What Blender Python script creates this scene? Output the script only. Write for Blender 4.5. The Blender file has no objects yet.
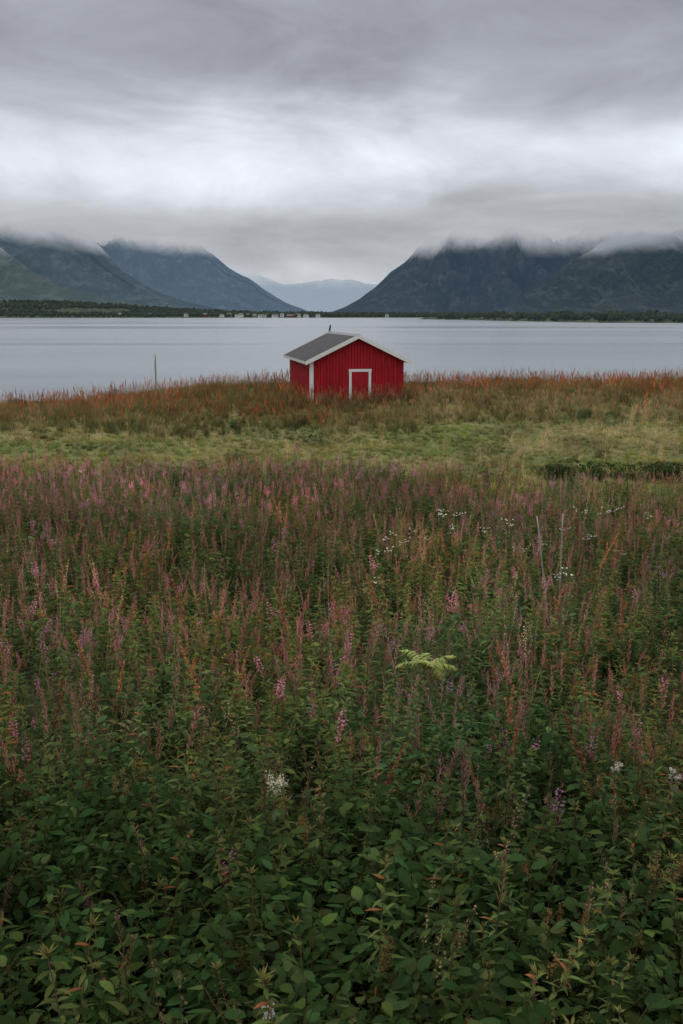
import bpy, math, random, bmesh
from mathutils import Vector, Matrix, noise as mn, Euler
random.seed(7)
R = random.random
def U(a,b): return a+(b-a)*random.random()
scene = bpy.context.scene
EYE = 6.0
F = 996.0
PITCH = math.atan(197/996)

# ------------------------------------------------------------ camera
cam_d = bpy.data.cameras.new("camera"); cam = bpy.data.objects.new("camera", cam_d)
scene.collection.objects.link(cam); scene.camera = cam
cam.location = (0,0,EYE); cam.rotation_euler = (math.radians(90)-PITCH,0,0)
cam_d.sensor_fit='VERTICAL'; cam_d.sensor_height=36; cam_d.sensor_width=24; cam_d.lens=35
cam_d.clip_end=60000; cam_d.clip_start=0.1
try:
    scene.view_settings.view_transform='Standard'; scene.view_settings.look='None'; scene.view_settings.exposure=0
except Exception: pass

def at(px,py,D):
    c,s=math.cos(PITCH),math.sin(PITCH)
    x=px-341.5; u=512-py
    y=F*c+u*s; z=-F*s+u*c
    k=D/y
    return Vector((x*k,D,EYE+z*k))

# ------------------------------------------------------------ node helpers
def newmat(name):
    m=bpy.data.materials.new(name); m.use_nodes=True
    nt=m.node_tree; nt.nodes.clear()
    out=nt.nodes.new('ShaderNodeOutputMaterial')
    return m,nt,out
def N(nt,t,**kw):
    n=nt.nodes.new(t)
    for k,v in kw.items(): setattr(n,k,v)
    return n
def noise_n(nt,vec,scale,detail=4,rough=.55,dist=0):
    n=N(nt,'ShaderNodeTexNoise'); n.inputs['Scale'].default_value=scale; n.inputs['Detail'].default_value=detail
    n.inputs['Roughness'].default_value=rough; n.inputs['Distortion'].default_value=dist
    if vec is not None: nt.links.new(vec,n.inputs['Vector'])
    return n.outputs['Fac']
def mapr(nt,v,a,b,c=0,d=1):
    n=N(nt,'ShaderNodeMapRange'); n.inputs[1].default_value=a; n.inputs[2].default_value=b; n.inputs[3].default_value=c; n.inputs[4].default_value=d
    nt.links.new(v,n.inputs[0]); return n.outputs[0]
def math_n(nt,op,a,b):
    n=N(nt,'ShaderNodeMath',operation=op)
    for i,v in enumerate((a,b)):
        if isinstance(v,(int,float)): n.inputs[i].default_value=v
        else: nt.links.new(v,n.inputs[i])
    return n.outputs[0]
def mixc(nt,fac,a,b,bt='MIX'):
    n=N(nt,'ShaderNodeMixRGB',blend_type=bt)
    for i,v in enumerate((fac,a,b)):
        if isinstance(v,(int,float)): n.inputs[i].default_value=v
        elif isinstance(v,tuple): n.inputs[i].default_value=(v[0],v[1],v[2],1)
        else: nt.links.new(v,n.inputs[i])
    return n.outputs[0]
def vscale(nt,vec,s,loc=(0,0,0)):
    n=N(nt,'ShaderNodeMapping'); n.inputs['Scale'].default_value=s; n.inputs['Location'].default_value=loc; nt.links.new(vec,n.inputs['Vector']); return n.outputs[0]
def princ(nt,col,rough=.7,spec=.3):
    p=N(nt,'ShaderNodeBsdfPrincipled'); p.inputs['Roughness'].default_value=rough; p.inputs['Specular IOR Level'].default_value=spec
    if isinstance(col,tuple): p.inputs['Base Color'].default_value=(*col,1)
    else: nt.links.new(col,p.inputs['Base Color'])
    return p
def bump(nt,p,h,strength=.5,dist=.02):
    b=N(nt,'ShaderNodeBump'); b.inputs['Strength'].default_value=strength; b.inputs['Distance'].default_value=dist
    nt.links.new(h,b.inputs['Height']); nt.links.new(b.outputs[0],p.inputs['Normal'])

# ------------------------------------------------------------ world
SUN_EL, SUN_AZ = math.radians(50), math.radians(-25)
w=bpy.data.worlds.new("World"); scene.world=w; w.use_nodes=True
nt=w.node_tree; nt.nodes.clear()
out=N(nt,'ShaderNodeOutputWorld'); bg=N(nt,'ShaderNodeBackground')
tc=N(nt,'ShaderNodeTexCoord'); sep=N(nt,'ShaderNodeSeparateXYZ'); nt.links.new(tc.outputs['Generated'],sep.inputs[0])
D3=tc.outputs['Generated']
n1=noise_n(nt,vscale(nt,D3,(2.0,2.0,6),(.3,0,.2)),1.6,4,.52,.5)
lowsm=mapr(nt,sep.outputs['Z'],.02,.10,.4,1)
e=math_n(nt,'ADD',sep.outputs['Z'],math_n(nt,'MULTIPLY',math_n(nt,'MULTIPLY',math_n(nt,'SUBTRACT',n1,.5),.11),lowsm))
ramp=N(nt,'ShaderNodeValToRGB'); nt.links.new(math_n(nt,'MULTIPLY',e,2.0),ramp.inputs[0])
stops=[(0,.62),(.05,.60),(.085,.53),(.12,.46),(.17,.46),(.215,.56),(.26,.79),(.31,.90),(.355,.72),(.39,.48),(.44,.37),(.50,.35),(.58,.40),(.70,.64),(.85,1.08),(1,1.18)]
cr=ramp.color_ramp; cr.interpolation='B_SPLINE'
while len(cr.elements)<len(stops): cr.elements.new(.5)
for el,(p,v) in zip(cr.elements,stops):
    el.position=p; el.color=(v*.94,v*.985,v*1.055,1)
n2=noise_n(nt,vscale(nt,D3,(3,3,8)),1.8,6,.60,.5)
ff=mapr(nt,n2,.3,.7,.78,1.21)
col=mixc(nt,1.0,ramp.outputs[0],ff,'MULTIPLY')
sky=N(nt,'ShaderNodeTexSky',sky_type='NISHITA'); sky.sun_disc=False; sky.sun_elevation=SUN_EL; sky.sun_rotation=SUN_AZ
skyc=mixc(nt,1.0,sky.outputs[0],(.1,.1,.1),'MULTIPLY')
fin=mixc(nt,.96,skyc,col)
nt.links.new(fin,bg.inputs[0]); bg.inputs[1].default_value=1.0
nt.links.new(bg.outputs[0],out.inputs[0])

sd=bpy.data.lights.new("sun",'SUN'); sun=bpy.data.objects.new("sun",sd); scene.collection.objects.link(sun)
sd.energy=1.4; sd.angle=math.radians(40); sd.color=(1,.95,.88)
dirv=Vector((math.sin(SUN_AZ)*math.cos(SUN_EL),math.cos(SUN_AZ)*math.cos(SUN_EL),math.sin(SUN_EL)))
sun.rotation_euler=dirv.to_track_quat('Z','Y').to_euler(); sun.location=(0,0,60)

# ------------------------------------------------------------ terrain
def interp(pts,x):
    if x<=pts[0][0]: return pts[0][1]
    for (a,b),(c,d) in zip(pts,pts[1:]):
        if x<=c:
            t=(x-a)/(c-a); return b+(d-b)*t
    return pts[-1][1]
PROF=[(-400,6),(-6,4.6),(-.5,4.45),(1.2,3.7),(2.6,2.65),(6.6,2.05),(12,1.6),(20,1.35),(26,1.2),(38,1.2),(43,1.45),(47,1.80),(52,1.85),(60,1.8)]
def sm(t): t=max(0,min(1,t)); return t*t*(3-2*t)
def ground(x,y):
    z=interp(PROF,y)
    right=sm((x-2)/18)
    if y>38:
        z-= right*sm((y-54)/16)*.36
        z-= sm((-x-3)/16)*sm((y-42)/8)*.85
    edge=60+12*right-6*sm((-x-8)/12)+3*mn.noise(Vector((x*.08,3.1,0)))
    if y>edge:
        z-= (y-edge)*.16
    z+= .10*mn.noise(Vector((x*.35,y*.35,0)))+.16*mn.noise(Vector((x*.09,y*.09,5)))*min(1,max(0,(y-5)/10))
    return max(z,-3)
def axis(segs):
    o=[]
    for a,b,s in segs:
        n=max(1,int(round((b-a)/s)))
        o+= [a+(b-a)*i/n for i in range(n)]
    o.append(segs[-1][1]); return o
xs=axis([(-600,-80,20),(-80,-30,2),(-30,30,.5),(30,80,2),(80,600,20)])
ys=axis([(-500,-20,20),(-20,-2,1),(-2,60,.5),(60,100,1),(100,220,10)])
vs=[(x,y,ground(x,y)) for y in ys for x in xs]
nx=len(xs)
fs=[(j*nx+i,j*nx+i+1,(j+1)*nx+i+1,(j+1)*nx+i) for j in range(len(ys)-1) for i in range(nx-1)]
def addmesh(name,vs,fs,mats=(),smooth=True,link=True,matidx=None):
    me=bpy.data.meshes.new(name); me.from_pydata(vs,[],fs); me.update()
    for m in mats: me.materials.append(m)
    if smooth: me.polygons.foreach_set('use_smooth',[True]*len(me.polygons))
    if matidx: me.polygons.foreach_set('material_index',matidx)
    ob=bpy.data.objects.new(name,me)
    if link: scene.collection.objects.link(ob)
    return ob
m,nt,o=newmat("soil_grass")
g=N(nt,'ShaderNodeNewGeometry'); sp=N(nt,'ShaderNodeSeparateXYZ'); nt.links.new(g.outputs['Position'],sp.inputs[0])
P=g.outputs['Position']
a=noise_n(nt,P,.25,4,.6); b=noise_n(nt,P,3,4,.6)
cg=mixc(nt,mapr(nt,a,.4,.62),(.13,.15,.05),(.25,.21,.09))
cg=mixc(nt,mapr(nt,b,.35,.65),cg,(.075,.095,.032))
cf=mixc(nt,mapr(nt,b,.3,.7),(.022,.032,.013),(.045,.05,.022))
c=mixc(nt,mapr(nt,sp.outputs['Y'],25,29),cf,cg)
peb=mixc(nt,mapr(nt,noise_n(nt,P,6,4,.7),.4,.6),(.10,.10,.095),(.3,.3,.28))
c=mixc(nt,mapr(nt,sp.outputs['Z'],.55,.25),c,peb)
p=princ(nt,c,.9,.05); bump(nt,p,b,.6,.1); nt.links.new(p.outputs[0],o.inputs[0])
addmesh("ground",vs,fs,[m])

# ------------------------------------------------------------ water
m,nt,o=newmat("water")
g=N(nt,'ShaderNodeNewGeometry'); P=g.outputs['Position']
h1=noise_n(nt,vscale(nt,P,(.5,1.1,1)),1.3,4,.6); h2=noise_n(nt,vscale(nt,P,(.05,.12,1)),1.0,3,.5)
big=noise_n(nt,vscale(nt,P,(.0025,.011,1)),1,5,.55,.5)
wc=mixc(nt,mapr(nt,big,.35,.65),(.140,.172,.200),(.185,.218,.246))
p=princ(nt,wc,.16,.5); p.inputs['IOR'].default_value=1.33
nt.links.new(mapr(nt,big,.35,.65,.12,.26),p.inputs['Roughness'])
hh=math_n(nt,'ADD',h1,math_n(nt,'MULTIPLY',h2,1.2))
bump(nt,p,hh,.46,.20); nt.links.new(p.outputs[0],o.inputs[0])
addmesh("water",[(-20000,30,0),(20000,30,0),(20000,20000,0),(-20000,20000,0)],[(0,1,2,3)],[m],False)

# ------------------------------------------------------------ mountains
def mountain_mat(name,low,high,haze,haze_glow,z0=None,z1=None,sc=.004,cloud=(.415,.437,.47)):
    m,nt,o=newmat(name)
    g=N(nt,'ShaderNodeNewGeometry'); P=g.outputs['Position']; sp=N(nt,'ShaderNodeSeparateXYZ'); nt.links.new(P,sp.inputs[0])
    a=noise_n(nt,vscale(nt,P,(1,1,1.5)),sc,5,.68); b=noise_n(nt,vscale(nt,P,(2.2,.5,.7)),sc*3,5,.68)
    c=mixc(nt,mapr(nt,a,.44,.56),low,high)
    c=mixc(nt,mapr(nt,b,.5,.62,0,.9),c,tuple(min(1,v*2.1) for v in high))
    p=princ(nt,c,.95,.05); bump(nt,p,math_n(nt,'ADD',a,b),1,.20/sc)
    em=N(nt,'ShaderNodeEmission'); em.inputs[0].default_value=(*haze_glow,1)  # aerial haze painted into the surface as an even glow, no volume
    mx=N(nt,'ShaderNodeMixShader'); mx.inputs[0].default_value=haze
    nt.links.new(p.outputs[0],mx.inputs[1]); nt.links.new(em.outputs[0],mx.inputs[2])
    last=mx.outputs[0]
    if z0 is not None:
        # summits fade to a painted, self-glowing cloud colour, then to transparent
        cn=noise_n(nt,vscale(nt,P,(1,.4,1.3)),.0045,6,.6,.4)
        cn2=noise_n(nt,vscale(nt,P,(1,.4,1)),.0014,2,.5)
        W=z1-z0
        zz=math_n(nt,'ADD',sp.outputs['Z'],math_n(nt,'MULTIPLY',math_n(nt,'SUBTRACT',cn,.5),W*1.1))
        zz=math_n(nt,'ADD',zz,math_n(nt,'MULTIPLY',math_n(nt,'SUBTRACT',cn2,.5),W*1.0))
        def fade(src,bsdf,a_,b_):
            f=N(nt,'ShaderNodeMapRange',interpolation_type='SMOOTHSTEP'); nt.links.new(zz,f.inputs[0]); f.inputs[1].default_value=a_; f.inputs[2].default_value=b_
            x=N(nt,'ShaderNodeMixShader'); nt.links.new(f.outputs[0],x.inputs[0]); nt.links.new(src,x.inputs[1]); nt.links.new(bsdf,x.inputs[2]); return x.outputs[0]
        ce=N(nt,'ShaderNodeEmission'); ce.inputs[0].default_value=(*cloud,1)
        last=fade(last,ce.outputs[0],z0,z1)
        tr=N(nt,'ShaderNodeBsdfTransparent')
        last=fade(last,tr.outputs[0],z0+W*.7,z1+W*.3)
    nt.links.new(last,o.inputs[0]); return m
def mountain(name,prof,Db,Dr,mat,amp=.25,fs_=.0022,nx=260,nv=50,pw=1.15,seed=0,rough=.05,zcut=None):
    vs=[];p0,p1=prof[0][0],prof[-1][0]
    rows=[i/nv for i in range(nv+1)]+[1+.1*i for i in range(1,7)]
    for v in rows:
        for i in range(nx+1):
            px=p0+(p1-p0)*i/nx
            t=interp(prof,px)
            r=at(px,t,Dr)
            zr=r.z
            zr+= zr*rough*mn.fractal(Vector((r.x*.006,seed,0)),.8,2.2,6)
            y=Db+(Dr-Db)*v+ (Dr-Db)*.10*mn.noise(Vector((r.x*.001,seed*3.3,v)))*(1 if v<.9 else 0)
            if v<=1: z=zr*v**pw
            else: z=zr*(1-(v-1)*1.3)
            env=math.sin(math.pi*min(1,v)) if v<1 else 0
            rd=1-abs(mn.fractal(Vector((r.x*fs_*1.6,y*fs_*.55,seed)),1,2.1,6))*2
            z+= zr*amp*env*(rd-.75)
            vs.append((r.x,y,z if v>0 else -4))
    w_=nx+1; fs=[]
    for j in range(len(rows)-1):
        for i in range(nx):
            q=(j*w_+i,j*w_+i+1,(j+1)*w_+i+1,(j+1)*w_+i)
            if zcut and min(vs[k][2] for k in q)>zcut: continue
            if zcut and rows[j]>=1 and max(vs[k][2] for k in q)>zcut*.8: continue
            fs.append(q)
    return addmesh(name,vs,fs,[mat])
def zc(a,b): return b+(b-a)*.9
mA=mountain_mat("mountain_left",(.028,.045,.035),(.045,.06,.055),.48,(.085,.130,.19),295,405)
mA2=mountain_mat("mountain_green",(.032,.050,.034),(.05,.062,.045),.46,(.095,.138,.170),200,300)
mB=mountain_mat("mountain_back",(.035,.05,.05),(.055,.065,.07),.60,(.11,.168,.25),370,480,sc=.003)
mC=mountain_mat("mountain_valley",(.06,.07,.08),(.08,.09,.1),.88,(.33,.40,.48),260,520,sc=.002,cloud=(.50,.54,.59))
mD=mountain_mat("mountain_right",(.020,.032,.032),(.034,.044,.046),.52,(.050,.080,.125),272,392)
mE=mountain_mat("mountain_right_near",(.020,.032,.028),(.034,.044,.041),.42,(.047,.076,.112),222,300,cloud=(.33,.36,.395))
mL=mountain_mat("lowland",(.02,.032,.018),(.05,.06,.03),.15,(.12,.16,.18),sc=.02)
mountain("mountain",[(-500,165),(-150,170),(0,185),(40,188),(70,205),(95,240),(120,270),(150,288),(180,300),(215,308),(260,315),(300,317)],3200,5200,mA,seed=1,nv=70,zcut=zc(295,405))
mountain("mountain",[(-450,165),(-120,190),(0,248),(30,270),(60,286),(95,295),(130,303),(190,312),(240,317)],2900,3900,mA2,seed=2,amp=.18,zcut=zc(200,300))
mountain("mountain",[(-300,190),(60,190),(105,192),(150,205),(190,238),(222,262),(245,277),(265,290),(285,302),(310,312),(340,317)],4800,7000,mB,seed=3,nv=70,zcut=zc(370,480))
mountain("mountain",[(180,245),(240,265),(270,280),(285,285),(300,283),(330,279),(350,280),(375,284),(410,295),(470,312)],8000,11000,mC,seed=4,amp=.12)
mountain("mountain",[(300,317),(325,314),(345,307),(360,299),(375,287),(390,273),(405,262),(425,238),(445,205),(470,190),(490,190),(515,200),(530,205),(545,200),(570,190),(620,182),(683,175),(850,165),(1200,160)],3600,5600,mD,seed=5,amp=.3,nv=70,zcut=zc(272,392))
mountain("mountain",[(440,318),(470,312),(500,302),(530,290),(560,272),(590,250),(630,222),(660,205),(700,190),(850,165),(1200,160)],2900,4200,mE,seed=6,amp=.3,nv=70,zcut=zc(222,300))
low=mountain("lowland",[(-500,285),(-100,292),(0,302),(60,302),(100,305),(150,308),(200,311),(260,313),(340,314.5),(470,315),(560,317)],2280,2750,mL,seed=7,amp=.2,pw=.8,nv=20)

# ------------------------------------------------------------ island on the right
def island_h(x,y):
    cl=[(130,1500),(160,1350),(190,1060),(255,850),(400,775),(900,750)]
    best=1e9
    for (a,b),(c,d) in zip(cl,cl[1:]):
        vx,vy=c-a,d-b; t=max(0,min(1,((x-a)*vx+(y-b)*vy)/(vx*vx+vy*vy)))
        q=math.hypot(x-a-vx*t,y-b-vy*t); best=min(best,q)
    wdt=14+42*sm((x-145)/110)+8*mn.noise(Vector((x*.02,y*.02,0)))
    return 3.6*(1-(best/wdt)**2)+.5*mn.noise(Vector((x*.05,y*.05,1))) if best<wdt*1.3 else -2
xi=axis([(100,900,8)]); yi=axis([(660,1520,8)]); k=len(xi)
ivs=[(x,y,max(-2,island_h(x,y))) for y in yi for x in xi]
addmesh("island",ivs,[(j*k+i,j*k+i+1,(j+1)*k+i+1,(j+1)*k+i) for j in range(len(yi)-1) for i in range(k-1)],[mL])

# ------------------------------------------------------------ mesh builder for plants
class B:
    def __init__(s): s.v=[];s.f=[];s.c=[]
    def quadstrip(s,rows,cols):
        b=len(s.v)
        for (l,r),c in zip(rows,cols):
            s.v+= [tuple(l),tuple(r)]; s.c+=[c,c]
        for i in range(len(rows)-1):
            s.f.append((b+2*i,b+2*i+1,b+2*i+3,b+2*i+2))
    def leaf(s,base,az,el,L,W,col,droop=.6,seg=3,prof=None,roll=0,tipc=None):
        prof=prof or ((.25,1,.75,.06) if seg==3 else (.3,.06) if seg==1 else (.4,1,.06))
        n=len(prof)-1; p=Vector(base); rows=[];cols=[]
        side=Vector((-math.sin(az),math.cos(az),0))
        for i,pw in enumerate(prof):
            e=el-droop*i/n
            d=Vector((math.cos(az)*math.cos(e),math.sin(az)*math.cos(e),math.sin(e)))
            up=side.cross(d)
            sv=(side*math.cos(roll)+up*math.sin(roll))*(W*pw*.5)
            if i>0: p=p+d*(L/n)
            rows.append((p-sv,p+sv)); t=i/n
            cols.append(tuple(a+(b-a)*t for a,b in zip(col,tipc)) if tipc else col)
        s.quadstrip(rows,cols)
    def tube(s,pts,r0,r1,col,col2=None,sides=3):
        b=len(s.v);n=len(pts)
        for i,p in enumerate(pts):
            t=i/(n-1); r=r0+(r1-r0)*t
            c=tuple(a+(q-a)*t for a,q in zip(col,col2)) if col2 else col
            for k in range(sides):
                a=2*math.pi*k/sides
                s.v.append((p[0]+math.cos(a)*r,p[1]+math.sin(a)*r,p[2])); s.c.append(c)
        for i in range(n-1):
            for k in range(sides):
                k2=(k+1)%sides
                s.f.append((b+i*sides+k,b+i*sides+k2,b+(i+1)*sides+k2,b+(i+1)*sides+k))
    def bit(s,p,r,col):
        b=len(s.v)
        a=Vector((U(-1,1),U(-1,1),U(-1,1))).normalized(); q=a.orthogonal().normalized()
        p=Vector(p)
        for d in (a*r,q*r*.8,-a*r,-q*r*.8): s.v.append(tuple(p+d)); s.c.append(col)
        s.f.append((b,b+1,b+2,b+3))
def jit(c,a=.2):
    k=U(1-a,1+a); return (c[0]*k*U(.93,1.07),c[1]*k*U(.95,1.05),c[2]*k*U(.9,1.1))

m,nt,o=newmat("foliage")
ac=N(nt,'ShaderNodeAttribute',attribute_name="Col"); at_=N(nt,'ShaderNodeAttribute',attribute_name="tint",attribute_type='INSTANCER')
oi=N(nt,'ShaderNodeObjectInfo')
c=mixc(nt,1.0,ac.outputs['Color'],at_.outputs['Color'],'MULTIPLY')
c=mixc(nt,1.0,c,mapr(nt,oi.outputs['Random'],0,1,.72,1.35),'MULTIPLY')
p=N(nt,'ShaderNodeBsdfDiffuse'); nt.links.new(c,p.inputs[0])
tr=N(nt,'ShaderNodeBsdfTranslucent'); nt.links.new(c,tr.inputs[0])
mx=N(nt,'ShaderNodeMixShader'); mx.inputs[0].default_value=.26
nt.links.new(p.outputs[0],mx.inputs[1]); nt.links.new(tr.outputs[0],mx.inputs[2]); nt.links.new(mx.outputs[0],o.inputs[0])
FOL=m
m2,nt,o=newmat("plant")
ac=N(nt,'ShaderNodeAttribute',attribute_name="Col"); p=princ(nt,ac.outputs['Color'],.6,.15); nt.links.new(p.outputs[0],o.inputs[0])
PLANT=m2
def finish(b,name,mat=FOL,link=False):
    me=bpy.data.meshes.new(name); me.from_pydata(b.v,[],b.f); me.update()
    ca=me.color_attributes.new("Col",'FLOAT_COLOR','POINT')
    flat=[]
    for c in b.c: flat+= [c[0],c[1],c[2],1.0]
    ca.data.foreach_set('color',flat)
    me.materials.append(mat)
    ob=bpy.data.objects.new(name,me)
    if link: scene.collection.objects.link(ob)
    return ob

G_LEAF=(.092,.128,.040); G_DARK=(.046,.080,.028); G_YEL=(.19,.19,.06)
POD=(.40,.170,.150); PINK=(.56,.24,.36); RUST=(.50,.235,.130); STEM=(.26,.135,.10)
def stemcurve(H,lean=.12,n=6):
    ax,ay=U(-lean,lean),U(-lean,lean); wx,wy=U(-.02,.02),U(-.02,.02)
    def f(t): return Vector((ax*t*t*H+wx*math.sin(t*5),ay*t*t*H+wy*math.sin(t*4+1),H*t))
    return f
def fireweed(kind):
    b=B(); H=U(.85,1.2); f=stemcurve(H)
    b.tube([f(.15+.85*i/6) for i in range(7)],.0045,.002,(.13,.11,.05),STEM)
    top=.70 if kind!='green' else .97
    n=36 if kind!='green' else 44; az=U(0,6.28)
    for i in range(n):
        t=.28+(top-.28)*(i/n)+U(-.01,.01); az+=2.4+U(-.3,.3)
        L=U(.085,.14)*(1 if t<.6 else max(.4,1.6-t*1.15))
        col=jit(G_LEAF,.34)
        if t<.45 and R()<.14: col=jit((.26,.15,.05))
        elif R()<.04: col=jit((.28,.12,.05))
        b.leaf(f(t),az,U(.15,.75),L,U(.015,.025),col,U(.4,1.1),3,roll=U(-.5,.5),tipc=jit(col,.2))
    if kind=='green':
        for i in range(14): b.leaf(f(.97),U(0,6.28),U(.6,1.3),U(.03,.06),.011,jit(G_YEL,.2),.3,2)
        return b
    def spike(fn,t0,t1,n,sc=1):
        a=0
        for i in range(n):
            q=i/n; t=t0+(t1-t0)*q; a+=2.4+U(-.4,.4); p=fn(t)
            if kind=='pink' and .3<q<.8:
                c=jit(PINK,.25)
                d=Vector((math.cos(a),math.sin(a),.15))*.02*sc
                b.leaf(p,a,.5,.022*sc,.003,jit(POD),0,1)
                for k in range(3): b.leaf(p+d,a+U(-1.3,1.3),U(-.5,1.2),.013*sc,.011,c,.2,1,prof=(.6,.9))
            elif q>.82:
                b.leaf(p,a,U(-.2,.9),.016*sc,.006,jit((.44,.18,.19)),.2,1,prof=(.8,.5))
            else:
                c=jit(POD if kind!='podg' else (.24,.17,.085),.3)
                b.leaf(p,a,U(.6,1.15),U(.035,.06)*sc*(1.1-q*.6),.0068,c,-.2,2,prof=(.5,1,.5),tipc=jit((.48,.23,.20),.3) if kind!='podg' else None)
    spike(f,.70,1.0,38 if kind!='pink' else 46)
    if R()<.5:
        for k in range(random.choice((1,2))):
            t0=U(.6,.72); base=f(t0); aa=U(0,6.28); LL=U(.15,.25)
            g=lambda t,base=base,aa=aa,LL=LL: base+Vector((math.cos(aa)*.35*LL*t,math.sin(aa)*.35*LL*t,LL*t))
            b.tube([g(0),g(.5),g(1)],.002,.0012,STEM); spike(g,.4,1,16,.8)
    return b
def dock():
    b=B(); H=U(.95,1.3); f=stemcurve(H,.22)
    b.tube([f(i/7) for i in range(8)],.005,.002,(.24,.12,.06),(.38,.18,.09))
    for i in range(7):
        t=U(.1,.5); b.leaf(f(t),U(0,6.28),U(.2,.9),U(.10,.2),U(.025,.045),jit((.15,.13,.05),.3),1.0,3)
    base=jit(RUST,.25)
    def plume(fn,t0,n,r):
        for i in range(n):
            q=R(); t=t0+(1-t0)*q; rr=r*(1-q*.7)*(.65+.35*math.sin(q*38)); a=U(0,6.28)
            p=fn(t)+Vector((math.cos(a)*rr*U(.2,1),math.sin(a)*rr*U(.2,1),U(-.01,.01)))
            b.bit(p,U(.006,.011),jit(base,.5))
    plume(f,U(.58,.68),320,.034)
    for k in range(random.choice((0,1,2,3))):
        t0=U(.6,.8); bb=f(t0); aa=U(0,6.28); LL=U(.10,.2)
        g=lambda t,bb=bb,aa=aa,LL=LL: bb+Vector((math.cos(aa)*.28*LL*t,math.sin(aa)*.28*LL*t,LL*t))
        b.tube([g(0),g(.5),g(1)],.002,.001,(.38,.18,.09)); plume(g,.12,70,.018)
    return b
def brownhead():
    b=B(); H=U(.8,1.1); f=stemcurve(H)
    b.tube([f(i/5) for i in range(6)],.004,.002,(.15,.11,.05))
    for i in range(12):
        t=U(.35,.88); az=U(0,6.28); bs=f(t); L=U(.08,.16)
        for k in range(5):
            d=Vector((math.cos(az),math.sin(az),.35))*L*(.3+.7*k/4)
            b.leaf(bs+d,az+(1.1 if k%2 else -1.1)*(k<4),U(-.1,.5),U(.035,.055),U(.018,.026),jit(G_DARK,.35),.5,2)
    col=jit((.28,.185,.07),.25)
    for k in range(9):
        c=f(1)+Vector((U(-.04,.04),U(-.04,.04),U(-.09,.06)))
        b.tube([f(.85),c],.0015,.001,(.2,.13,.06))
        for i in range(28): b.bit(c+Vector((U(-.015,.015),U(-.015,.015),U(-.028,.028))),U(.004,.007),jit(col,.4))
    return b
def bush():
    b=B()
    for s in range(9):
        H=U(.45,.9); f=stemcurve(H,.5); b.tube([f(i/4) for i in range(5)],.004,.002,(.11,.09,.04))
        for i in range(18):
            t=U(.4,1); az=U(0,6.28); L=U(.05,.10)
            b.leaf(f(t)+Vector((math.cos(az),math.sin(az),0))*U(0,.05),az,U(-.2,.7),L,L*U(.4,.6),jit(G_DARK if R()<.8 else G_LEAF,.35),U(.3,1),3,prof=(.35,1,.8,.08),roll=U(-.4,.4))
    return b
def tuft(h,col,tip,n=34,spread=.9,heads=0,headc=None,w=.006):
    b=B()
    for i in range(n):
        L=h*U(.5,1.1); az=U(0,6.28); o=Vector((U(-.06,.06),U(-.06,.06),0)); c=jit(col,.3)
        b.leaf(o,az,U(.9,1.5),L,w*U(.7,1.3),c,U(.2,spread+.3),3,prof=(.9,1,.6,.05),tipc=jit(tip,.25))
    for i in range(heads):
        H=h*U(1.1,1.6); f=stemcurve(H,.22); off=Vector((U(-.06,.06),U(-.06,.06),0))
        b.tube([off+f(0),off+f(.5),off+f(1)],.0018,.001,headc)
        for k in range(22):
            t=U(.75,1); b.bit(off+f(t)+Vector((U(-.012,.012),U(-.012,.012),0)),U(.005,.009),jit(headc,.3))
    return b
def whiteflower(big=False):
    b=B(); H=U(1.0,1.15); f=stemcurve(H)
    b.tube([f(i/4) for i in range(5)],.003,.002,(.1,.12,.05))
    for i in range(16): b.leaf(f(U(.3,.85)),U(0,6.28),U(.2,.7),U(.05,.09),.014,jit(G_LEAF,.3),.6,2)
    for k in range(8):
        c=f(1)+Vector((U(-.10,.10),U(-.10,.10),U(-.09,.03)))
        b.tube([f(.85),c],.0014,.001,(.12,.14,.06))
        for i in range(12): b.bit(c+Vector((U(-.010,.010),U(-.010,.010),U(-.004,.006))),U(.004,.008),jit((.70,.68,.62),.12))
    return b
def farshrub():
    b=B()
    for i in range(420):
        d=Vector((U(-1,1),U(-1,1),U(-.2,1)))
        if d.length>1: d.normalize()
        p=Vector((d.x*.5,d.y*.5,.25+d.z*.42)); L=U(.05,.09)
        b.leaf(p,U(0,6.28),U(-.4,.8),L,L*.5,jit((.05,.08,.035),.35),.5,2)
    return b
cols={}
def coll(name,makers):
    c=bpy.data.collections.new(name)
    for i,(nm,b) in enumerate(makers):
        c.objects.link(finish(b,"%02d_%s"%(i,nm)))
    cols[name]=c; return c
MEADOW=[]
for k in range(6): MEADOW.append(("fireweed_pod",fireweed('pod')))      #0-5
for k in range(5): MEADOW.append(("fireweed_bloom",fireweed('pink')))   #6-10
for k in range(4): MEADOW.append(("fireweed_leafy",fireweed('green')))  #11-14
for k in range(5): MEADOW.append(("dock",dock()))                       #15-19
for k in range(4): MEADOW.append(("meadowsweet",brownhead()))           #20-23
for k in range(4): MEADOW.append(("leafy_undergrowth",bush()))          #24-27
for k in range(3): MEADOW.append(("yarrow",whiteflower()))              #28-30
for k in range(3): MEADOW.append(("fireweed_greenpod",fireweed('podg')))#31-33
for k in range(3): MEADOW.append(("tall_grass",tuft(.80,(.18,.17,.07),(.42,.32,.15),20,.7,4,(.42,.31,.18)))) #34-36
coll("meadow_plants",MEADOW)
GR=[]
for k in range(4): GR.append(("green_grass",tuft(.26,(.165,.19,.058),(.27,.265,.095),38,1.0,0,None,.009)))    #0-3
for k in range(3): GR.append(("straw_grass",tuft(.42,(.32,.27,.13),(.53,.43,.26),34,.7,6,(.50,.38,.22),.008))) #4-6
for k in range(3): GR.append(("bank_grass",tuft(.55,(.09,.11,.040),(.20,.185,.075),34,.7,2,(.36,.20,.10),.010))) #7-9
for k in range(4): GR.append(("dock",dock()))                #10-13
for k in range(2): GR.append(("shrub",farshrub()))           #14-15
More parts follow.
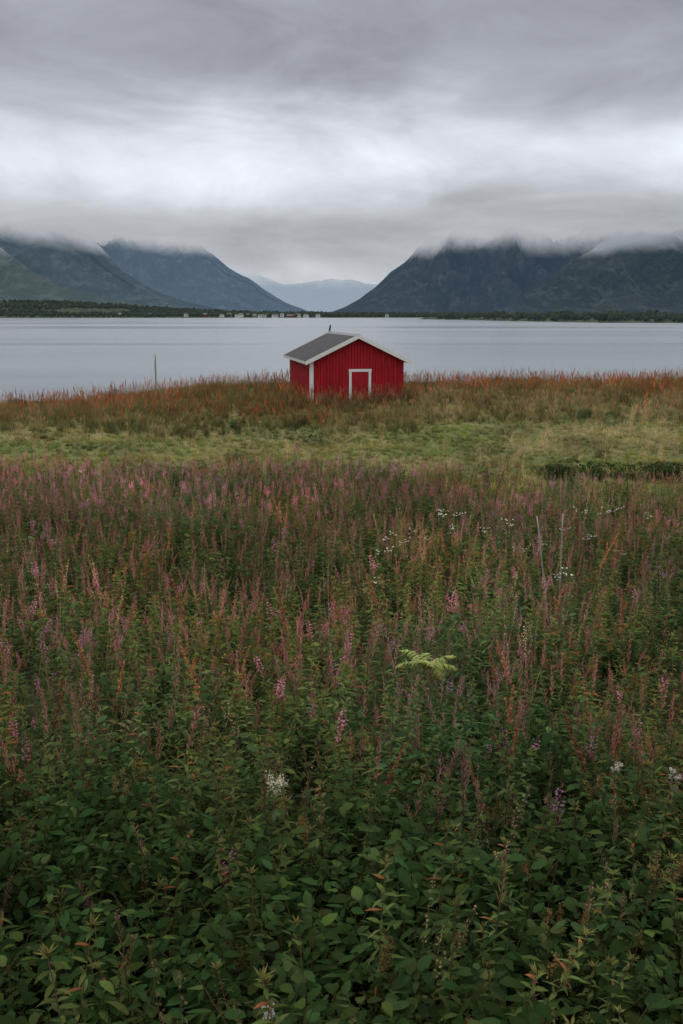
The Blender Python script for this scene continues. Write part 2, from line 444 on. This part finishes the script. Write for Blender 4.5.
for k in range(2): GR.append(("yarrow",whiteflower()))       #16-17
for k in range(3): GR.append(("fireweed_bloom",fireweed('pink'))) #18-20
for k in range(3): GR.append(("fireweed_pod",fireweed('pod'))) #21-23
coll("grassland_plants",GR)

def scatter(name,pts,collection):
    me=bpy.data.meshes.new(name); me.from_pydata([p[0] for p in pts],[],[]); me.update()
    a=me.attributes.new("rot",'FLOAT_VECTOR','POINT'); a.data.foreach_set('vector',[q for p in pts for q in p[1]])
    a=me.attributes.new("scl",'FLOAT','POINT'); a.data.foreach_set('value',[p[2] for p in pts])
    a=me.attributes.new("idx",'INT','POINT'); a.data.foreach_set('value',[p[3] for p in pts])
    a=me.attributes.new("tint",'FLOAT_VECTOR','POINT'); a.data.foreach_set('vector',[q for p in pts for q in p[4]])
    ob=bpy.data.objects.new(name,me); scene.collection.objects.link(ob)
    ng=bpy.data.node_groups.new(name+"_gn",'GeometryNodeTree')
    ng.interface.new_socket("Geometry",in_out='INPUT',socket_type='NodeSocketGeometry')
    ng.interface.new_socket("Geometry",in_out='OUTPUT',socket_type='NodeSocketGeometry')
    gi=ng.nodes.new('NodeGroupInput'); go=ng.nodes.new('NodeGroupOutput')
    ip=ng.nodes.new('GeometryNodeInstanceOnPoints'); ci=ng.nodes.new('GeometryNodeCollectionInfo')
    ci.inputs['Collection'].default_value=collection; ci.inputs['Separate Children'].default_value=True; ci.inputs['Reset Children'].default_value=True
    def attr(n,t):
        x=ng.nodes.new('GeometryNodeInputNamedAttribute'); x.data_type=t; x.inputs[0].default_value=n; return x.outputs[0]
    ng.links.new(gi.outputs[0],ip.inputs['Points']); ng.links.new(ci.outputs[0],ip.inputs['Instance'])
    ip.inputs['Pick Instance'].default_value=True
    ng.links.new(attr("idx",'INT'),ip.inputs['Instance Index'])
    e2=ng.nodes.new('FunctionNodeEulerToRotation'); ng.links.new(attr("rot",'FLOAT_VECTOR'),e2.inputs[0]); ng.links.new(e2.outputs[0],ip.inputs['Rotation'])
    ng.links.new(attr("scl",'FLOAT'),ip.inputs['Scale']); ng.links.new(ip.outputs[0],go.inputs[0])
    md=ob.modifiers.new("scatter",'NODES'); md.node_group=ng
    return ob
def P_(x,y,idx,s=1,tint=(1,1,1),tilt=.12,dz=0):
    return ((x,y,ground(x,y)-.03+dz),(U(-tilt,tilt),U(-tilt,tilt),U(0,6.28)),s,idx,tint)
pts=[]
y=2.6
while y<30:
    hw=.36*y+2.2
    dens=23
    for _ in range(int(2*hw*.5*dens)):
        x=U(-hw,hw); yy=y+U(0,.5)
        lim=28.8-4.2*sm((x-1)/6)+1.2*mn.noise(Vector((x*.3,1,2)))
        if yy>lim: continue
        n1=mn.noise(Vector((x*.45,yy*.25,1)))
        n2=mn.noise(Vector((x*.9,yy*.5,9)))
        sx=x/(.345*yy)
        far=sm((yy-17)/7)
        near=1-sm((yy-4.8)/4.2)
        wgt={}
        wgt['pod']=.50+.5*n2-.52*near
        wgt['pink']=max(.015,.07+.32*n1+far*(.50-.5*sx)-.16*near)
        wgt['green']=.24+.34*near-.12*far
        wgt['podg']=.15+.12*far-.07*near
        wgt['dock']=.009+.02*max(0,n1)*2*(1-near)
        wgt['brown']=max(0,.06+.12*near+.2*max(0,-n1)+.20*near*sx)
        wgt['bush']=.10+.46*near
        wgt['white']=.003+(.26 if (12.8<yy<17.5 and sx>.1) else 0)*max(0,.25+n2)
        wgt['grass']=.05+.16*far*sm(sx)+.05*max(0,n2)
        tot=sum(max(0,v) for v in wgt.values()); r=R()*tot
        for kx,v in wgt.items():
            r-=max(0,v)
            if r<=0: break
        rng={'pod':(0,5),'pink':(6,10),'green':(11,14),'podg':(31,33),'dock':(15,19),'brown':(20,23),'bush':(24,27),'white':(28,30),'grass':(34,36)}[kx]
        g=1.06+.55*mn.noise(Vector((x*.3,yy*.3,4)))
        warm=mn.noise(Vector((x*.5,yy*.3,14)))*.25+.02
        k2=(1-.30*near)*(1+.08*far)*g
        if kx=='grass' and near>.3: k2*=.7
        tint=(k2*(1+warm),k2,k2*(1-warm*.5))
        s=U(.72,1.14)*(1+.20*mn.noise(Vector((x*.4,yy*.4,7))))
        if far>.5: s*=.9
        if kx=='bush': s*=1.1
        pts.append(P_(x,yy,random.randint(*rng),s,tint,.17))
    y+=.5
# closed understorey in the near corner
yy=2.7
while yy<6.2:
    x=-4.0
    while x<4.0:
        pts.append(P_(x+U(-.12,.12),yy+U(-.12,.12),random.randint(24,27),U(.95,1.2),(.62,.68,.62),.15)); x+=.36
    yy+=.38
for (px,py,D,s) in [(28,700,7.2,1.0),(95,640,9.0,1.0),(186,590,11,1.05),(218,670,8.2,1.0),(284,505,19,1.1),(140,555,13,1.0),(393,585,11.5,1.05),(505,735,6.6,1.0),(528,640,9,1.0),(625,725,6.8,1.0),(370,740,6.6,.95),(0,735,6.8,1.0),(500,640,9.2,1),(290,595,11,1),(635,775,6.2,.9),(455,535,15,1),(615,540,15,1),(45,745,6.6,1),(105,670,8.4,1),(508,690,7.6,1),(620,610,10.5,1)]:
    q=at(px,py,D)
    z=ground(q.x,D); sc=(q.z-z)/1.05+.08
    pts.append(((q.x,D,z),(U(-.18,.18),U(-.22,.22),U(0,6)),max(.85,min(1.4,sc))*s,random.randint(15,19),(1.0,1.0,1)))
scatter("fireweed_meadow",pts,cols["meadow_plants"])
nm=len(pts)

# grassland + shore bank
CX,CY,CA=at(357.5,340,48.4).x,48.4,math.radians(10.3)
def in_cabin(x,y):
    dx,dy=x-CX,y-CY; lx=dx*math.cos(CA)+dy*math.sin(CA); ly=-dx*math.sin(CA)+dy*math.cos(CA)
    return abs(lx)<2.38 and -.12<ly<7.9
pts=[]
y=24.
while y<84:
    hw=.36*y+4
    dens=13 if y<45 else 12.5 if y<60 else 6
    for _ in range(int(2*hw*dens)):
        x=U(-hw,hw); yy=y+U(0,1)
        z=ground(x,yy)
        if z<.45 or in_cabin(x,yy): continue
        lim=27.8-4.2*sm((x-1)/6)
        if yy<lim: continue
        n1=mn.noise(Vector((x*.16,yy*.22,1))); n2=mn.noise(Vector((x*.5,yy*.5,3))); n4=mn.noise(Vector((x*.12,yy*.35,8)))
        bank=sm((yy-(38.5+1.5*n1+ (3.0 if x>3 else 0)))/2.5)
        r=R(); g=1+.65*n2+.4*n4; tint=(g,g,g); s=U(.7,1.2)
        if bank<R():
            straw=.22+.5*n1+(.55 if (x>6 and 33<yy<41) else 0)
            ditch= x>5.5+n2 and 28.2<yy<29.6
            if ditch: i=random.randint(7,9) if R()<.8 else random.randint(14,15); tint=(.35,.52,.38); s*=.8
            elif r<straw*.6: i=random.randint(4,6); s*=.75
            elif r>.994: i=random.randint(16,17); s*=.5
            elif r>.985: i=random.randint(14,15); s*=.5
            elif r>.955: i=random.randint(10,13); s*=.45
            else:
                i=random.randint(0,3); tint=(g*(1.05+.5*n4),g*1.05,g*.9)
        else:
            rust=.26+.42*n1
            if x>3: rust=.08+.28*n1+ (.28 if yy>50 else 0)
            if r<max(.06,rust): i=random.randint(10,13); s=U(.5,.9); tint=(.92*g,.66*g,.55*g)
            elif r<max(.06,rust)+.05: i=random.randint(21,23); s=U(.5,.8)
            elif r<.30+.3*n2+(.2 if x>3 else 0): i=random.randint(4,6); tint=(g*.85,g*.8,g*.75)
            elif r>.99: i=random.randint(16,17); s*=.6
            elif r>.965: i=random.randint(14,15); s*=U(.5,.9)
            else: i=random.randint(7,9)
        pts.append(P_(x,yy,i,s,tint,.2))
    y+=1
for k in range(300):
    lx=U(-3.0,3.0); ly=U(-1.6,-.15)
    if k>220: lx=U(-3.4,-2.45); ly=U(-1,8)
    x=CX+lx*math.cos(CA)-ly*math.sin(CA); yy=CY+lx*math.sin(CA)+ly*math.cos(CA)
    i=random.choice((7,8,9,4,5,6,10,11,12,21,22,7,8)); pts.append(P_(x,yy,i,U(.65,.95) if i>9 else U(.9,1.5),(.85,.8,.75),.2))
for (px,py,D,s) in [(497,447,35,.9),(306,437,38,1.1),(560,476,28.6,.7),(600,474,28.8,.9),(640,476,28.8,.8),(670,478,28.6,.9),(318,440,37.5,.8)]:
    q=at(px,py,D); pts.append(P_(q.x,D,14,s,(.75,.85,.8)))
scatter("shore_grass",pts,cols["grassland_plants"])
print("PTS",nm,len(pts))

# ------------------------------------------------------------ distant trees
m,nt,o=newmat("far_tree")
oi=N(nt,'ShaderNodeObjectInfo')
c=mixc(nt,oi.outputs['Random'],(.016,.028,.016),(.045,.06,.028))
p=princ(nt,c,.9,.1); em=N(nt,'ShaderNodeEmission'); em.inputs[0].default_value=(.10,.14,.16,1)  # faint emission paints distance haze onto the trees
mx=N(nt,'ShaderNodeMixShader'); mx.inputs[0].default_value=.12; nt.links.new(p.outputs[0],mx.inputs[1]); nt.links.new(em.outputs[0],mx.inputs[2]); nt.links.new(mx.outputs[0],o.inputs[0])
FT=m
tc_=bpy.data.collections.new("distant_trees")
for k in range(4):
    bm=bmesh.new(); bmesh.ops.create_icosphere(bm,subdivisions=3,radius=1)
    for v in bm.verts:
        n=1+.55*mn.fractal(v.co*1.6+Vector((k*9,0,0)),1,2,4); v.co=Vector((v.co.x*.42*n,v.co.y*.42*n,.58+v.co.z*.46*n))
    r=bmesh.ops.create_cone(bm,segments=5,radius1=.05,radius2=.03,depth=.5,cap_ends=False)
    for v in r['verts']: v.co.z+=.1
    me=bpy.data.meshes.new("tree"); bm.to_mesh(me); bm.free(); me.materials.append(FT)
    tc_.objects.link(bpy.data.objects.new("%02d_tree"%k,me))
pts=[]
for _ in range(10000):
    x=U(135,600); y=U(690,1500); z=island_h(x,y)
    if z<.8: continue
    if abs(x/y)>.55: continue
    pts.append(((x,y,z-.3),(0,0,U(0,6)),U(2.8,6.0)*(.6+.6*abs(mn.noise(Vector((x*.03,y*.03,2))))*2),random.randint(0,3),(1,1,1)))
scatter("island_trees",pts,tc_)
lv=low.data.vertices; pts=[]
for v in lv:
    if v.co.z<1.5 or v.co.y>2850: continue
    if -260<v.co.x<-60 and v.co.y<2335: continue
    for _ in range(2):
        if mn.noise(Vector((v.co.x*.004,v.co.y*.006,3)))>-.12:
            pts.append(((v.co.x+U(-8,8),v.co.y+U(-10,10),v.co.z-1),(0,0,U(0,6)),U(4,9),random.randint(0,3),(1,1,1)))
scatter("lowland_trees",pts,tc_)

# ------------------------------------------------------------ simple materials
def plain(name,col,rough=.6,var=.15,scale=3,spec=.3,stretch=(1,1,1)):
    m,nt,o=newmat(name); t=N(nt,'ShaderNodeTexCoord')
    a=noise_n(nt,vscale(nt,t.outputs['Object'],stretch),scale,6,.65)
    c=mixc(nt,mapr(nt,a,.3,.7),tuple(v*(1-var) for v in col),tuple(min(1,v*(1+var)) for v in col))
    p=princ(nt,c,rough,spec); bump(nt,p,a,.3,.01); nt.links.new(p.outputs[0],o.inputs[0]); return m
RED=plain("red_paint",(.38,.012,.022),.65,.32,2.2,.2,(4,4,.5))
WHITE=plain("white_paint",(.80,.80,.78),.5,.05,4)
ROOF=plain("roof_sheet",(.036,.039,.045),.6,.3,1.6,.15)
HROOF=plain("house_roof",(.14,.145,.15),.6,.25,1.6,.15)
STONE=plain("stone",(.22,.22,.21),.85,.3,3)
WOOD=plain("weathered_wood",(.36,.33,.28),.8,.25,6,.2,(1,1,.2))
DARK=plain("dark",(.02,.02,.022),.7,.2,5)
GREYB=plain("grey_board",(.5,.5,.5))

def house(name,px,D,wd,dp,hh,wall,roof,rot):
    q=at(px,316,D)
    best=min(((v.co.x-q.x)**2+(v.co.y-D)**2,v.co.z) for v in lv)[1]
    z=max(.6,best)
    a,b_=wd/2,dp/2; rh=dp*.36
    vs=[(-a,-b_,-3),(a,-b_,-3),(a,b_,-3),(-a,b_,-3),(-a,-b_,hh),(a,-b_,hh),(a,b_,hh),(-a,b_,hh),(-a,0,hh+rh),(a,0,hh+rh)]
    fs=[(0,1,5,4),(1,2,6,5),(2,3,7,6),(3,0,4,7),(4,8,7),(5,6,9)]; mi=[0]*6
    oh=.5; k=len(vs)
    vs+=[(-a-oh,-b_-oh,hh-.2),(a+oh,-b_-oh,hh-.2),(a+oh,0,hh+rh+.25),(-a-oh,0,hh+rh+.25),(a+oh,b_+oh,hh-.2),(-a-oh,b_+oh,hh-.2)]
    fs+=[(k,k+1,k+2,k+3),(k+3,k+2,k+4,k+5)]; mi+=[1,1]
    for wx in (-.55,0,.55):
        k=len(vs); cx=wx*a
        vs+=[(cx-.5,-b_-.03,hh*.4),(cx+.5,-b_-.03,hh*.4),(cx+.5,-b_-.03,hh*.75),(cx-.5,-b_-.03,hh*.75)]; fs.append((k,k+1,k+2,k+3)); mi.append(2)
    ob=addmesh(name,vs,fs,[wall,roof,DARK],False,matidx=mi); ob.location=(q.x,D,z); ob.rotation_euler=(0,0,rot)
CREAM=plain("cream_paint",(.6,.54,.4)); OCH=plain("ochre_paint",(.36,.25,.12)); RR=plain("dull_red_paint",(.22,.05,.04)); GW=plain("grey_white_paint",(.6,.6,.6))
for px,D,wl,nm_,wd in [(237,2300,GW,"white_house",8),(241,2335,WHITE,"white_house",10),(248,2380,WHITE,"white_house",7),(255,2325,OCH,"ochre_house",9),(260,2300,GW,"white_house",7),(264,2340,WHITE,"white_house",9),(268,2390,CREAM,"cream_house",9),(275,2290,GW,"white_house",13),(282,2350,WHITE,"white_house",7),(290,2290,RR,"red_boathouse",13),(296,2400,WHITE,"white_house",9),(299,2320,WHITE,"white_house",7),(306,2300,GW,"white_house",10),(222,2330,WHITE,"white_house",9),(229,2390,CREAM,"cream_house",9),(205,2340,RR,"red_house",7),(186,2340,GW,"white_house",8),(150,2350,WHITE,"white_house",7),(318,2300,GW,"white_house",8),(387,2310,GW,"white_house",7),(120,2340,CREAM,"cream_house",7)]:
    house(nm_,px,D,wd,8,U(3.2,5.2),wl,HROOF,U(-.6,.6))

# ------------------------------------------------------------ red cabin
cab=bpy.data.objects.new("red_cabin",None); scene.collection.objects.link(cab)
Wd,Ln=4.5,7.8; hw=Wd/2
cab.location=(CX,CY,1.35); cab.rotation_euler=(0,0,CA)
EH=2.50; RH=1.09
def part(name,vs,fs,mat,smooth=False):
    ob=addmesh(name,vs,fs,[mat],smooth); ob.parent=cab; return ob
def box(name,a,b_,mat):
    (x0,y0,z0),(x1,y1,z1)=a,b_
    vs=[(x0,y0,z0),(x1,y0,z0),(x1,y1,z0),(x0,y1,z0),(x0,y0,z1),(x1,y0,z1),(x1,y1,z1),(x0,y1,z1)]
    return part(name,vs,[(0,3,2,1),(4,5,6,7),(0,1,5,4),(1,2,6,5),(2,3,7,6),(3,0,4,7)],mat)
vs=[];fs=[]
def addbox(x0,y0,z0,x1,y1,z1,top=None):
    k=len(vs); tz=top or (lambda x:z1)
    vs.extend([(x0,y0,z0),(x1,y0,z0),(x1,y1,z0),(x0,y1,z0),(x0,y0,tz(x0)),(x1,y0,tz(x1)),(x1,y1,tz(x1)),(x0,y1,tz(x0))])
    for f in [(0,3,2,1),(4,5,6,7),(0,1,5,4),(1,2,6,5),(2,3,7,6),(3,0,4,7)]: fs.append(tuple(k+i for i in f))
slope=lambda x: EH+RH*(1-abs(x)/hw)
vs.extend([(-hw,0,-1),(hw,0,-1),(hw,0,EH),(0,0,EH+RH),(-hw,0,EH),(-hw,Ln,-1),(hw,Ln,-1),(hw,Ln,EH),(0,Ln,EH+RH),(-hw,Ln,EH)])
fs.extend([(0,1,2,3,4),(9,8,7,6,5),(1,6,7,2),(4,9,5,0)])
n=30
for i in range(n):
    x0=-hw+Wd*i/n; x1=x0+Wd/n-.018
    if i%2==0: addbox(x0+.01,-.024,-1,x1,-.001,0,slope)
    else: addbox(x0+.01,-.045,-1,x1,-.001,0,slope)
n=48
for i in range(n):
    y0=Ln*i/n+.01; y1=y0+Ln/n-.022; d=.024 if i%2 else .045
    addbox(-hw-d,y0,-1,-hw-.001,y1,EH-.02); addbox(hw+.001,y0,-1,hw+d,y1,EH-.02)
part("walls",vs,fs,RED)
ov,fo=.30,.32; th=.07
def rz(x): return EH+RH*(1-abs(x)/hw)+.05
for sgn,nm_ in ((-1,"roof_slope_left"),(1,"roof_slope_right")):
    vs=[];fs=[]
    nr=46; y0=-fo; y1=Ln+fo
    X=sgn*(hw+ov)
    m_=nr*4
    for i in range(m_+1):
        yy=y0+(y1-y0)*i/m_; ph=i%4; h=.028 if ph in (1,2) else 0
        vs+=[(X,yy,rz(X)+th+h),(sgn*.01,yy,rz(0)+th+h),(X,yy,rz(X)+th-.03),(sgn*.01,yy,rz(0)+th-.03)]
    for i in range(m_):
        a=i*4; fs+=[(a,a+4,a+5,a+1),(a+2,a+3,a+7,a+6),(a,a+2,a+6,a+4)]
    part(nm_,vs,fs,ROOF)
    vs=[(X-sgn*.03,y0+.02,rz(X)-.02),(sgn*.012,y0+.02,rz(0)-.02),(sgn*.012,y1-.02,rz(0)-.02),(X-sgn*.03,y1-.02,rz(X)-.02)]
    vs+= [(v[0],v[1],v[2]+.055) for v in vs]
    part("roof_deck",vs,[(0,1,2,3),(7,6,5,4),(0,4,5,1),(1,5,6,2),(2,6,7,3),(3,7,4,0)],WOOD)
vs=[(-.16,-fo-.02,rz(.16)+th+.03),(0,-fo-.02,rz(0)+th+.055),(.16,-fo-.02,rz(.16)+th+.03),(-.16,Ln+fo,rz(.16)+th+.03),(0,Ln+fo,rz(0)+th+.055),(.16,Ln+fo,rz(.16)+th+.03)]
part("ridge_cap",vs,[(0,1,4,3),(1,2,5,4)],plain("ridge_metal",(.12,.125,.13),.5,.1))
for (ya,yb,nm_) in ((-fo-.035,-fo-.004,"barge_board_front"),(Ln+fo+.004,Ln+fo+.035,"barge_board_back")):
    for sgn in (-1,1):
        X=sgn*(hw+ov+.02)
        top=lambda x: rz(x)+th+.035
        vs=[]
        for yy in (ya,yb):
            vs+=[(sgn*.001,yy,top(0)),(X,yy,top(X)),(X,yy,top(X)-.19),(sgn*.001,yy,top(0)-.19)]
        part(nm_,vs,[(0,1,2,3),(7,6,5,4),(0,4,5,1),(1,5,6,2),(2,6,7,3),(3,7,4,0)],WHITE)
for sgn in (-1,1):
    X=sgn*(hw+ov); x0,x1=sorted((X+sgn*.002,X+sgn*.028))
    box("eave_board",(x0,-fo,rz(X)-.05),(x1,Ln+fo,rz(X)+th-.002),GREYB)
box("corner_board_1",(-hw-.07,-.075,-.6),(-hw+.10,-.047,EH-.02),WHITE)
box("corner_board_2",(-hw-.075,-.046,-.6),(-hw-.047,.09,EH-.02),WHITE)
dx=.12; dw=.42; dt=1.97; db=.15
box("door_leaf",(dx-dw,-.062,db),(dx+dw,-.048,dt),RED)
for i in range(5):
    x0=dx-dw+.01+i*(2*dw/5); box("door_plank_%d"%i,(x0,-.07,db+.01),(x0+2*dw/5-.02,-.063,dt-.01),RED)
box("door_frame_left",(dx-dw-.12,-.09,db),(dx-dw,-.048,dt),WHITE)
box("door_frame_right",(dx+dw,-.09,db),(dx+dw+.12,-.048,dt),WHITE)
box("door_frame_top",(dx-dw-.14,-.095,dt+.001),(dx+dw+.14,-.048,dt+.13),WHITE)
box("door_sill",(dx-dw-.12,-.13,db-.06),(dx+dw+.12,-.048,db-.001),WHITE)
box("door_handle",(dx+dw-.1,-.10,1.05),(dx+dw-.06,-.0705,1.2),DARK)
box("foundation",(-hw+.02,.02,-1.2),(hw-.02,Ln-.02,-1.001),STONE)

# small bird perched upright on the far end of the ridge
me=bpy.data.meshes.new("crow")
jv=[(0,0,.20,.07),(0,-.05,.29,.065),(0,-.08,.37,.042),(0,-.10,.43,.042),(0,-.155,.43,.015),(0,-.20,.42,.005),(0,.06,.12,.05),(0,.11,.04,.03),(0,.16,-.05,.018),
    (.035,-.01,.12,.02),(.035,-.02,.0,.008),(-.035,-.01,.12,.02),(-.035,-.02,.0,.008),(.035,-.07,.0,.006),(-.035,-.07,.0,.006)]
ed=[(0,1),(1,2),(2,3),(3,4),(4,5),(0,6),(6,7),(7,8),(0,9),(9,10),(0,11),(11,12),(10,13),(12,14)]
me.from_pydata([j[:3] for j in jv],ed,[]); me.materials.append(DARK)
bird=bpy.data.objects.new("crow",me); scene.collection.objects.link(bird)
bird.modifiers.new("s",'SKIN'); bird.modifiers.new("ss",'SUBSURF').render_levels=2
for i,j in enumerate(jv): me.skin_vertices[0].data[i].radius=(j[3],j[3])
me.skin_vertices[0].data[0].use_root=True
M=Matrix.Rotation(CA,4,'Z')
lp=M@Vector((0,Ln+.1,rz(0)+th+.06)); bird.location=Vector(cab.location)+lp; bird.rotation_euler=(0,0,math.radians(25)); bird.scale=(.8,.8,.8)

# ------------------------------------------------------------ poles & stakes
def pole(name,base,top,r0,r1,mat=WOOD,jit_=.01):
    b=B(); n=8
    pts=[Vector(base).lerp(Vector(top),i/n)+Vector((U(-jit_,jit_),U(-jit_,jit_),0)) for i in range(n+1)]
    b.tube(pts,r0,r1,(1,1,1),sides=8); k=len(b.v)
    b.f.append(tuple(range(k-8,k)))
    ob=addmesh(name,b.v,b.f,[mat],True); return ob
t=at(155,355,55); pole("wooden_pole",(t.x-.03,55,ground(t.x,55)-.3),t,.055,.045)
t=at(537,516,13.5); b0=at(549,560,13.4); pole("wooden_stake",(b0.x+.05,13.3,ground(b0.x,13.3)-.1),t,.012,.010,jit_=.004)
t=at(563,514,13.8); b0=at(561,570,13.8); pole("wooden_stake",(b0.x,13.8,ground(b0.x,13.8)-.1),t,.012,.010,jit_=.004)

# ------------------------------------------------------------ fern
b=B()
for k in range(12):
    az=k*.53+U(-.25,.25); L=U(.22,.38); e=U(.3,1.2); p=Vector((0,0,.70)); pp=[p.copy()]
    n=18; c0=jit((.25,.28,.07),.25)
    for i in range(n):
        q=i/n; ee=e-1.4*q; d=Vector((math.cos(az)*math.cos(ee),math.sin(az)*math.cos(ee),math.sin(ee))); p=p+d*(L/n); pp.append(p.copy())
        wl=.12*math.sin(math.pi*min(1,.15+q*.85))**.8*(1-q*.6)
        for sg in (-1,1): b.leaf(p,az+sg*U(1.0,1.3),U(-.4,.3),wl,.017,jit(c0,.35),.6,3,prof=(.8,1,.7,.1))
    b.tube(pp,.003,.0015,(.2,.2,.08))
b.tube([(0,0,0),(0.01,0,.4),(0,0,.70)],.006,.004,(.14,.14,.06))
fern=finish(b,"fern",PLANT,True); q=at(430,657,8.8); fern.location=(q.x,8.8,q.z-.80)
def plume(px,py,D,s,col=(.66,.60,.46)):
    b=B(); q=at(px,py,D); gz=ground(q.x,D); H=q.z-gz
    f=lambda t: Vector((.05*t*t,.02*t,H*t))
    b.tube([f(i/4) for i in range(5)],.004,.002,(.1,.1,.05))
    for i in range(26): b.leaf(f(U(.2,.9)),U(0,6.28),U(.1,.7),U(.06,.1),.022,jit(G_DARK,.3),.6,3)
    for k in range(15):
        c=f(1)+Vector((U(-.06,.06),U(-.05,.05),U(-.06,.06)))*s
        b.tube([f(.93),c],.0015,.001,(.2,.2,.1))
        for i in range(30): b.bit(c+Vector((U(-.018,.018),U(-.018,.018),U(-.022,.022)))*s,U(.003,.006),jit(col,.2))
    ob=finish(b,"meadowsweet_flower",PLANT,True); ob.location=(q.x,D,gz)
plume(268,785,5.9,1.0); plume(610,768,6.2,.5,(.5,.47,.38)); plume(668,776,6.1,.5,(.6,.58,.5)); plume(490,858,4.9,.5,(.35,.25,.12)); plume(255,1014,3.4,.35,(.5,.5,.45))

for k in range(26):
    bm=bmesh.new(); bmesh.ops.create_icosphere(bm,subdivisions=3,radius=1)
    sx=Vector((U(.6,1.3),U(.6,1.3),U(.35,.7)))*U(.15,.5)
    for v in bm.verts:
        v.co=v.co*(1+.35*mn.fractal(v.co*1.2+Vector((k*5,0,0)),1,2,4)); v.co=Vector((v.co.x*sx.x,v.co.y*sx.y,v.co.z*sx.z))
    me=bpy.data.meshes.new("rock"); bm.to_mesh(me); bm.free(); me.materials.append(STONE)
    ob=bpy.data.objects.new("rock",me); scene.collection.objects.link(ob)
    x=U(-26,-18.5); y=U(57,64); ob.location=(x,y,max(.02,ground(x,y))+.05); ob.rotation_euler=(0,0,U(0,6))
